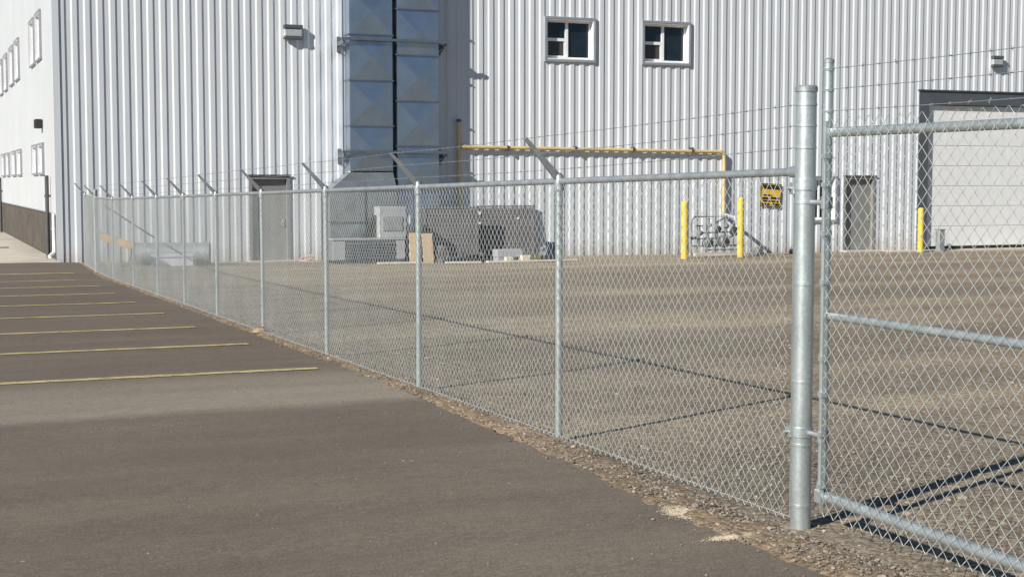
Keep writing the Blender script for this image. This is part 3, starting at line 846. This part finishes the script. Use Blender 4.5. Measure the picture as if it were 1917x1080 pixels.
def tuft(u, v, n_, hgt_, label, spread=.1):
    mb = MB(); z0 = H(u, v)
    for k in range(n_):
        a = random.uniform(0, 6.28); r = spread * math.sqrt(random.random())
        p = Vector((u + r * math.cos(a), v + r * math.sin(a), z0 - .01)); h_ = hgt_ * random.uniform(.5, 1.1)
        dr = Vector((math.cos(a) * random.uniform(.1, .5), math.sin(a) * random.uniform(.1, .5), 1)).normalized()
        sd = Vector((-math.sin(a), math.cos(a), 0)) * random.uniform(.004, .009)
        m_ = p + dr * h_ * .6; e = p + dr * h_ + Vector((dr.x, dr.y, -.3)) * h_ * .25
        mb.add([p - sd, p + sd, m_ + sd * .7, m_ - sd * .7, e], [(0, 1, 2, 3), (3, 2, 4)])
    return single('weed_tuft', mb, WEED, label, 'weed', 'dry weeds by the wall', (u, v, z0))
tuft(16.45, 38.4, 180, .30, 'dry green weed tuft between the grey crate and the tarp bundle', .28)
tuft(16.15, 38.35, 60, .16, 'small dry weed tuft at the foot of the grey crate', .14)
tuft(5.05, 38.5, 60, .22, 'small yellow green weed tuft below the timber beam', .10)

# ------------------------------------------------------------------ chain link fence
FX = 4.20
N_POST = 12
PV = [6.335, 9.38, 12.45, 15.60, 18.75, 21.80, 24.60, 27.45, 30.58, 33.82, 37.0, 39.3]
PZ = [H(FX, v) for v in PV]
RAIL_H = 1.83
fence = thing('chain_link_fence', (FX, PV[0], PZ[0]), 'long galvanised chain link fence topped with barbed wire beside the parking lot', 'fence')
FO = ORG[fence.name]

def chain_link(length, height, d=.0395, r=.0022):
    """zigzag wires hooked into one another; local Y along, Z up, X through"""
    nw = int(length / d); ns = int(height / d)
    V, F = [], []
    ring = [(math.cos(a), math.sin(a)) for a in (0.5, 0.5 + 2.094, 0.5 + 4.189)]
    for j in range(nw):
        o = len(V)
        for k in range(ns + 1):
            side = (k + j) % 2
            y = (j + side) * d + (r * .9 if side == 0 else -r * .9) * -1
            x = (r * 1.1) * (1 if side else -1) + .008 * math.sin(j * d * 2.3 + 1) * math.sin(k * d * 2.0)
            z = k * d
            for cx_, sx_ in ring:
                V.append((x + r * cx_, y + r * sx_, z))
        for k in range(ns):
            for q in range(3):
                a, b_ = o + k * 3 + q, o + k * 3 + (q + 1) % 3
                F.append((a, b_, b_ + 3, a + 3))
    me = bpy.data.meshes.new('chain_link_mesh')
    me.from_pydata(V, [], F)
    me.shade_smooth()
    me.materials.append(WIRE)
    return me

PANEL = chain_link(2.985, 1.80)
def fpos(x, y, z): return (x - FO.x, y - FO.y, z - FO.z)
post_mb = MB().tube([(0, 0, -.25), (0, 0, 1.80)], .0265, 14)
for z in (.25, .62, 1.0, 1.38, 1.66):
    post_mb.tube([(0, 0, z), (0, 0, z + .008)], .030, 12)
POST = to_mesh('post', post_mb, GALV, smooth=True)
CPOST = to_mesh('corner_post', MB().tube([(0, 0, -.25), (0, 0, 2.02)], .055, 16), GALV_D, smooth=True)
arm_mb = MB()
a0, a1 = Vector((.035, 0, 1.80)), Vector((-.255, 0, 2.12))
dd = (a1 - a0).normalized(); nn = Vector((-dd.z, 0, dd.x))
arm_mb.add([a0 + nn * .028 + Vector((0, -.016, 0)), a0 - nn * .028 + Vector((0, -.016, 0)), a1 - nn * .012 + Vector((0, -.010, 0)), a1 + nn * .012 + Vector((0, -.010, 0)),
            a0 + nn * .028 + Vector((0, .016, 0)), a0 - nn * .028 + Vector((0, .016, 0)), a1 - nn * .012 + Vector((0, .010, 0)), a1 + nn * .012 + Vector((0, .010, 0))],
           [(0, 1, 2, 3), (4, 7, 6, 5), (0, 4, 5, 1), (2, 6, 7, 3), (0, 3, 7, 4), (1, 5, 6, 2)])
ARM = to_mesh('barb_arm', arm_mb, ARM_M)
CAP = to_mesh('post_cap', MB().tube([(0, 0, 1.76), (0, 0, 1.82), (0, 0, 1.865), (0, 0, 1.885)], [.035, .035, .030, .010], 14), GALV_D, smooth=True)

for k in range(1, N_POST):
    corner = k == 10
    p = link('post', CPOST if corner else POST, fence, fpos(FX, PV[k], PZ[k]))
    if corner: tag(p, 'thicker dark corner post near the far end of the fence')
    link('barb_arm', ARM, p, (0, 0, .0))
    if not corner: link('post_cap', CAP, p)

# gate post at the near end
v0, z0 = PV[0], PZ[0]
gp = part('gate_post', MB().tube([(FX, v0, z0 - .25), (FX, v0, 2.13)], .052, 24), GALV, fence, True, 'thick galvanised gate post')
part('post_cap', MB().tube([(FX, v0, 2.125), (FX, v0, 2.148), (FX, v0, 2.156), (FX, v0, 2.158)], [.057, .057, .050, .02], 24), GALV_D, gp, True)
for z, hh in ((1.845, .010), (1.955, .010), (2.06, .010), (1.66, .055), (1.57, .014), (1.16, .018), (.66, .012), (.40, .05), (.335, .012), (.02, .016)):
    part('band', MB().tube([(FX, v0, z - hh / 2), (FX, v0, z + hh / 2)], .0555 if hh < .03 else .058, 24), GALV, gp, True)
for z in (1.64, .39):
    part('band_lug', MB().cbox(FX - .035, FX + .035, v0 + .05, v0 + .095, z - .03, z + .03, .004), GALV, gp)
    part('band_bolt', MB().tube([(FX - .06, v0 + .075, z), (FX + .06, v0 + .075, z)], .008, 8), GALV_D, gp)
part('tension_bar', MB().box(FX - .009, FX + .009, v0 + .085, v0 + .090, z0 + .03, z0 + 1.80), GALV, fence)

# top rail, one length between each pair of posts
for k in range(N_POST - 1):
    ya, yb = PV[k] + (.055 if k == 0 else 0.033), PV[k + 1] - .033
    za, zb_ = PZ[k] + RAIL_H, PZ[k + 1] + RAIL_H
    if k == 0: za = PZ[0] + RAIL_H + .0
    part('top_rail', MB().tube([(FX, ya, za - .005), (FX, yb, zb_ - .005)], .0215, 12), RAIL_M, fence, True)
    if k == 0:
        part('rail_end_cup', MB().tube([(FX, ya - .01, za - .005), (FX, ya + .07, za - .006)], .029, 12), GALV, fence, True)
    # the woven mesh of this bay
    m_ = link('chain_link_mesh', PANEL, fence, fpos(FX - .036, PV[k] + .005 + (.085 if k == 0 else 0), PZ[k] + .03))
    m_.rotation_euler = (math.atan2(PZ[k + 1] - PZ[k], PV[k + 1] - PV[k]), 0, 0)
    m_['kind'] = 'stuff'
    m_.scale = (1, (PV[k + 1] - PV[k] - (.085 if k == 0 else 0)) / 2.985, 1)
# bottom tension wire
part('bottom_wire', MB().tube([(FX - .03, PV[k], PZ[k] + .05) for k in range(N_POST)], .0025, 4), WIRE, fence)

def barbed(pts, r=.0017):
    mb = MB()
    for a, b_ in zip(pts[:-1], pts[1:]):
        a, b_ = Vector(a), Vector(b_)
        L = (b_ - a).length; n_ = 9
        sag = .006 * L * random.uniform(.6, 1.4) / 3
        line = [a.lerp(b_, k / n_) - Vector((0, 0, sag * 4 * (k / n_) * (1 - k / n_))) for k in range(n_ + 1)]
        mb.tube(line, r, 4, False)
        nb = int(L / .125)
        for q in range(nb):
            s_ = (q + .5) / nb
            c = a.lerp(b_, s_) - Vector((0, 0, sag * 4 * s_ * (1 - s_)))
            for sg in (-1, 1):
                th = random.uniform(0, 3.14)
                o_ = Vector((math.cos(th), .25 * sg, math.sin(th))) * .014
                w_ = Vector((0, .0016, 0))
                mb.add([c - o_ - w_, c - o_ + w_, c + o_ + w_, c + o_ - w_], [(0, 1, 2, 3)])
            mb.tube([c - Vector((0, .008, 0)), c + Vector((0, .008, 0))], r * 2.2, 4, False)
    return mb
for s_, zpost in ((.30, 1.845), (.64, 1.955), (.97, 2.06)):
    pts = [(FX - .05, PV[0], zpost)]
    for k in range(1, N_POST):
        pts.append((FX + .035 - .29 * s_, PV[k], PZ[k] + 1.81 + .32 * s_))
    part('barbed_wire', barbed(pts), GALV_D, fence)

# ------------------------------------------------------------------ gate
GX = 4.21
gv0, gv1 = 6.158, 2.35
gate = thing('chain_link_gate', (GX, gv0, H(GX, gv0)), 'galvanised chain link gate leaf beside the thick gate post', 'gate')
GO = ORG[gate.name]
up1 = part('upright', MB().tube([(GX, gv0, .075), (GX, gv0, 2.26)], .024, 16), GALV, gate, True)
part('upright', MB().tube([(GX, gv1, .075), (GX, gv1, 2.26)], .024, 16), GALV, gate, True)
part('cap', MB().tube([(GX, gv0, 2.255), (GX, gv0, 2.272), (GX, gv0, 2.28)], [.027, .027, .012], 14), GALV_D, up1, True)
part('top_rail', MB().tube([(GX, gv0 - .02, 1.915), (GX, gv1 + .02, 1.905)], .0235, 14), GALV, gate, True)
part('middle_rail', MB().tube([(GX, gv0 - .02, 1.01), (GX, gv1 + .02, 1.01)], .0205, 14), GALV, gate, True)
part('bottom_rail', MB().tube([(GX, gv0 - .02, .10), (GX, gv1 + .02, .085)], .027, 14), GALV, gate, True)
for z in (2.225, 2.125, 2.02):
    part('barbed_wire', barbed([(GX - .026, gv0, z), (GX - .026, (gv0 + gv1) / 2, z - .006), (GX - .026, gv1, z - .01)]), GALV_D, gate)
    part('wire_clip', MB().tube([(GX, gv0, z - .008), (GX, gv0, z + .008)], .0275, 12), GALV, gate, True)
gm = link('chain_link_mesh', chain_link(gv0 - gv1 - .05, 2.00), gate, (-.034, gv1 + .025 - GO.y, .01 - GO.z))
gm['kind'] = 'stuff'
part('tension_bar', MB().box(GX - .045, GX - .027, gv0 - .050, gv0 - .045, .03, 1.97), GALV, gate)
for z in (.16, .42, .62, .80, 1.18, 1.42, 1.66, 1.80):
    part('band', MB().tube([(GX, gv0, z - .011), (GX, gv0, z + .011)], .0275, 14).box(GX - .05, GX - .02, gv0 - .056, gv0 - .02, z - .011, z + .011), GALV, gate, True)
for z in (1.57, .40):
    hb = part('hinge', MB().tube([(GX, gv0, z - .03), (GX, gv0, z + .03)], .030, 14), GALV_D, gate, True)
    part('hinge_pin', MB().tube([(GX, gv0 + .02, z), (GX, v0 - .045, z)], .014, 10), GALV_D, hb, True)
part('corner_fitting', MB().cbox(GX - .032, GX + .032, gv0 - .045, gv0 + .032, .062, .135, .008), GALV, gate)

# ------------------------------------------------------------------ loose stones
ico = bmesh.new(); bmesh.ops.create_icosphere(ico, subdivisions=1, radius=1)
IV = np.array([v.co[:] for v in ico.verts]); IF = np.array([[v.index for v in f_.verts] for f_ in ico.faces]); ico.free()
def scatter(name, P, R, m, label):
    n_ = len(P)
    J = 1 + rng.normal(0, .16, (n_, len(IV), 1))
    ang = rng.uniform(0, 6.28, n_); c, s_ = np.cos(ang), np.sin(ang)
    sc = np.stack([R * rng.uniform(.8, 1.4, n_), R * rng.uniform(.7, 1.1, n_), R * rng.uniform(.45, .8, n_)], 1)
    v = IV[None] * J * sc[:, None, :]
    x = v[..., 0] * c[:, None] - v[..., 1] * s_[:, None]; y = v[..., 0] * s_[:, None] + v[..., 1] * c[:, None]
    V = np.stack([x, y, v[..., 2]], 2) + P[:, None, :]
    F = IF[None] + (np.arange(n_) * len(IV))[:, None, None]
    me = bpy.data.meshes.new(name)
    me.from_pydata(V.reshape(-1, 3).tolist(), [], F.reshape(-1, 3).tolist())
    me.materials.append(m)
    return tag(link(name, me), label, None, None, 'stuff')
def shoulder_z(u, v):
    e = edge_u(v); o_ = u - e
    return H(u, v) + float(np.interp(o_, (-.12, .0, .02, .10, .20, .30, .42), (.036, .036, .036, .040, .036, .028, .0)))
P, R = [], []
for k in range(22000):
    v = 2.5 + 34 * random.random() ** 2.0
    e = edge_u(v)
    u = e + random.gauss(.21, .16)
    if u < e - .02 and random.random() < .88: continue
    r = random.choice((.004, .0045, .005, .006, .007, .010)) * random.uniform(.8, 1.25) * (1.7 if random.random() < .03 else 1)
    P.append((u, v, shoulder_z(u, v) + r * .15)); R.append(r)
scatter('gravel', np.array(P), np.array(R), STONES_M, 'loose brown gravel along the foot of the fence')
P, R = [], []
for k in range(14000):
    v = 3.0 + 19 * random.random() ** 1.3
    u = 4.3 + 9.5 * random.random() ** 1.2
    r = random.uniform(.006, .015) * (1.7 if random.random() < .02 else 1)
    P.append((u, v, Hb(u, v) + r * .15)); R.append(r)
scatter('yard_gravel', np.array(P), np.array(R), STONES_Y, 'loose pale stones on the gravel yard')
P, R = [], []
for k in range(420):
    v = 4.5 + 18 * random.random() ** 1.6
    u = edge_u(v) - .15 - abs(random.gauss(0, 1.3))
    r = random.uniform(.003, .007)
    P.append((u, v, H(u, v) + .036)); R.append(r)
scatter('stray_gravel', np.array(P), np.array(R), STONES_Y, 'stray grit on the asphalt near the fence')

# soil shoulder: low uneven bank between asphalt edge and fence
SOIL = ground_material('brown_soil', (.98, .88, .79))
sv = [float(x) for x in np.arange(2.0, 36.6, .10)]
mb = MB()
for j, v in enumerate(sv):
    e = edge_u(v)
    for i, (o_, h_) in enumerate(((-.06, -.01), (.02, .034), (.10, .040), (.20, .036), (.30, .028), (.42, -.012))):
        mb.v.append((e + o_ + random.gauss(0, .025), v, H(e, v) + h_ + (random.gauss(0, .006) if 0 < i < 5 else 0) + (.028 if i == 0 else 0)))
mb.f = [(j * 6 + i, j * 6 + i + 1, (j + 1) * 6 + i + 1, (j + 1) * 6 + i) for j in range(len(sv) - 1) for i in range(5)]
tag(link('soil', to_mesh('soil', mb, SOIL, smooth=True)), 'brown soil shoulder between asphalt edge and fence', None, None, 'stuff')

def sand(u, v, ru, rv, rot, n_, label):
    P, R = [], []
    for k in range(n_):
        x, y = random.gauss(0, ru), random.gauss(0, rv)
        x, y = x + .3 * ru * math.sin(y * 60), y
        px, py = u + x * math.cos(rot) - y * math.sin(rot), v + x * math.sin(rot) + y * math.cos(rot)
        r = random.uniform(.0015, .0032)
        P.append((px, py, shoulder_z(px, py) + .001)); R.append(r)
    scatter('sand_patch', np.array(P), np.array(R), SAND, label)
sand(3.74, 6.76, .04, .075, -.1, 2600, 'small spill of pale sand at the asphalt edge')
sand(3.69, 6.16, .065, .022, .05, 1500, 'thin streak of pale sand near the gate post')

def clod(u, v, r, label, seed):
    lump('soil_clod', (u, v, H(u, v) + .04), (r, r * .8, r * .6), SOIL, label, 'soil', 'clods of soil at post feet', .35, seed, 2)
clod(FX - .06, PV[4] - .05, .12, 'reddish brown soil clod at the foot of a middle fence post', 41)
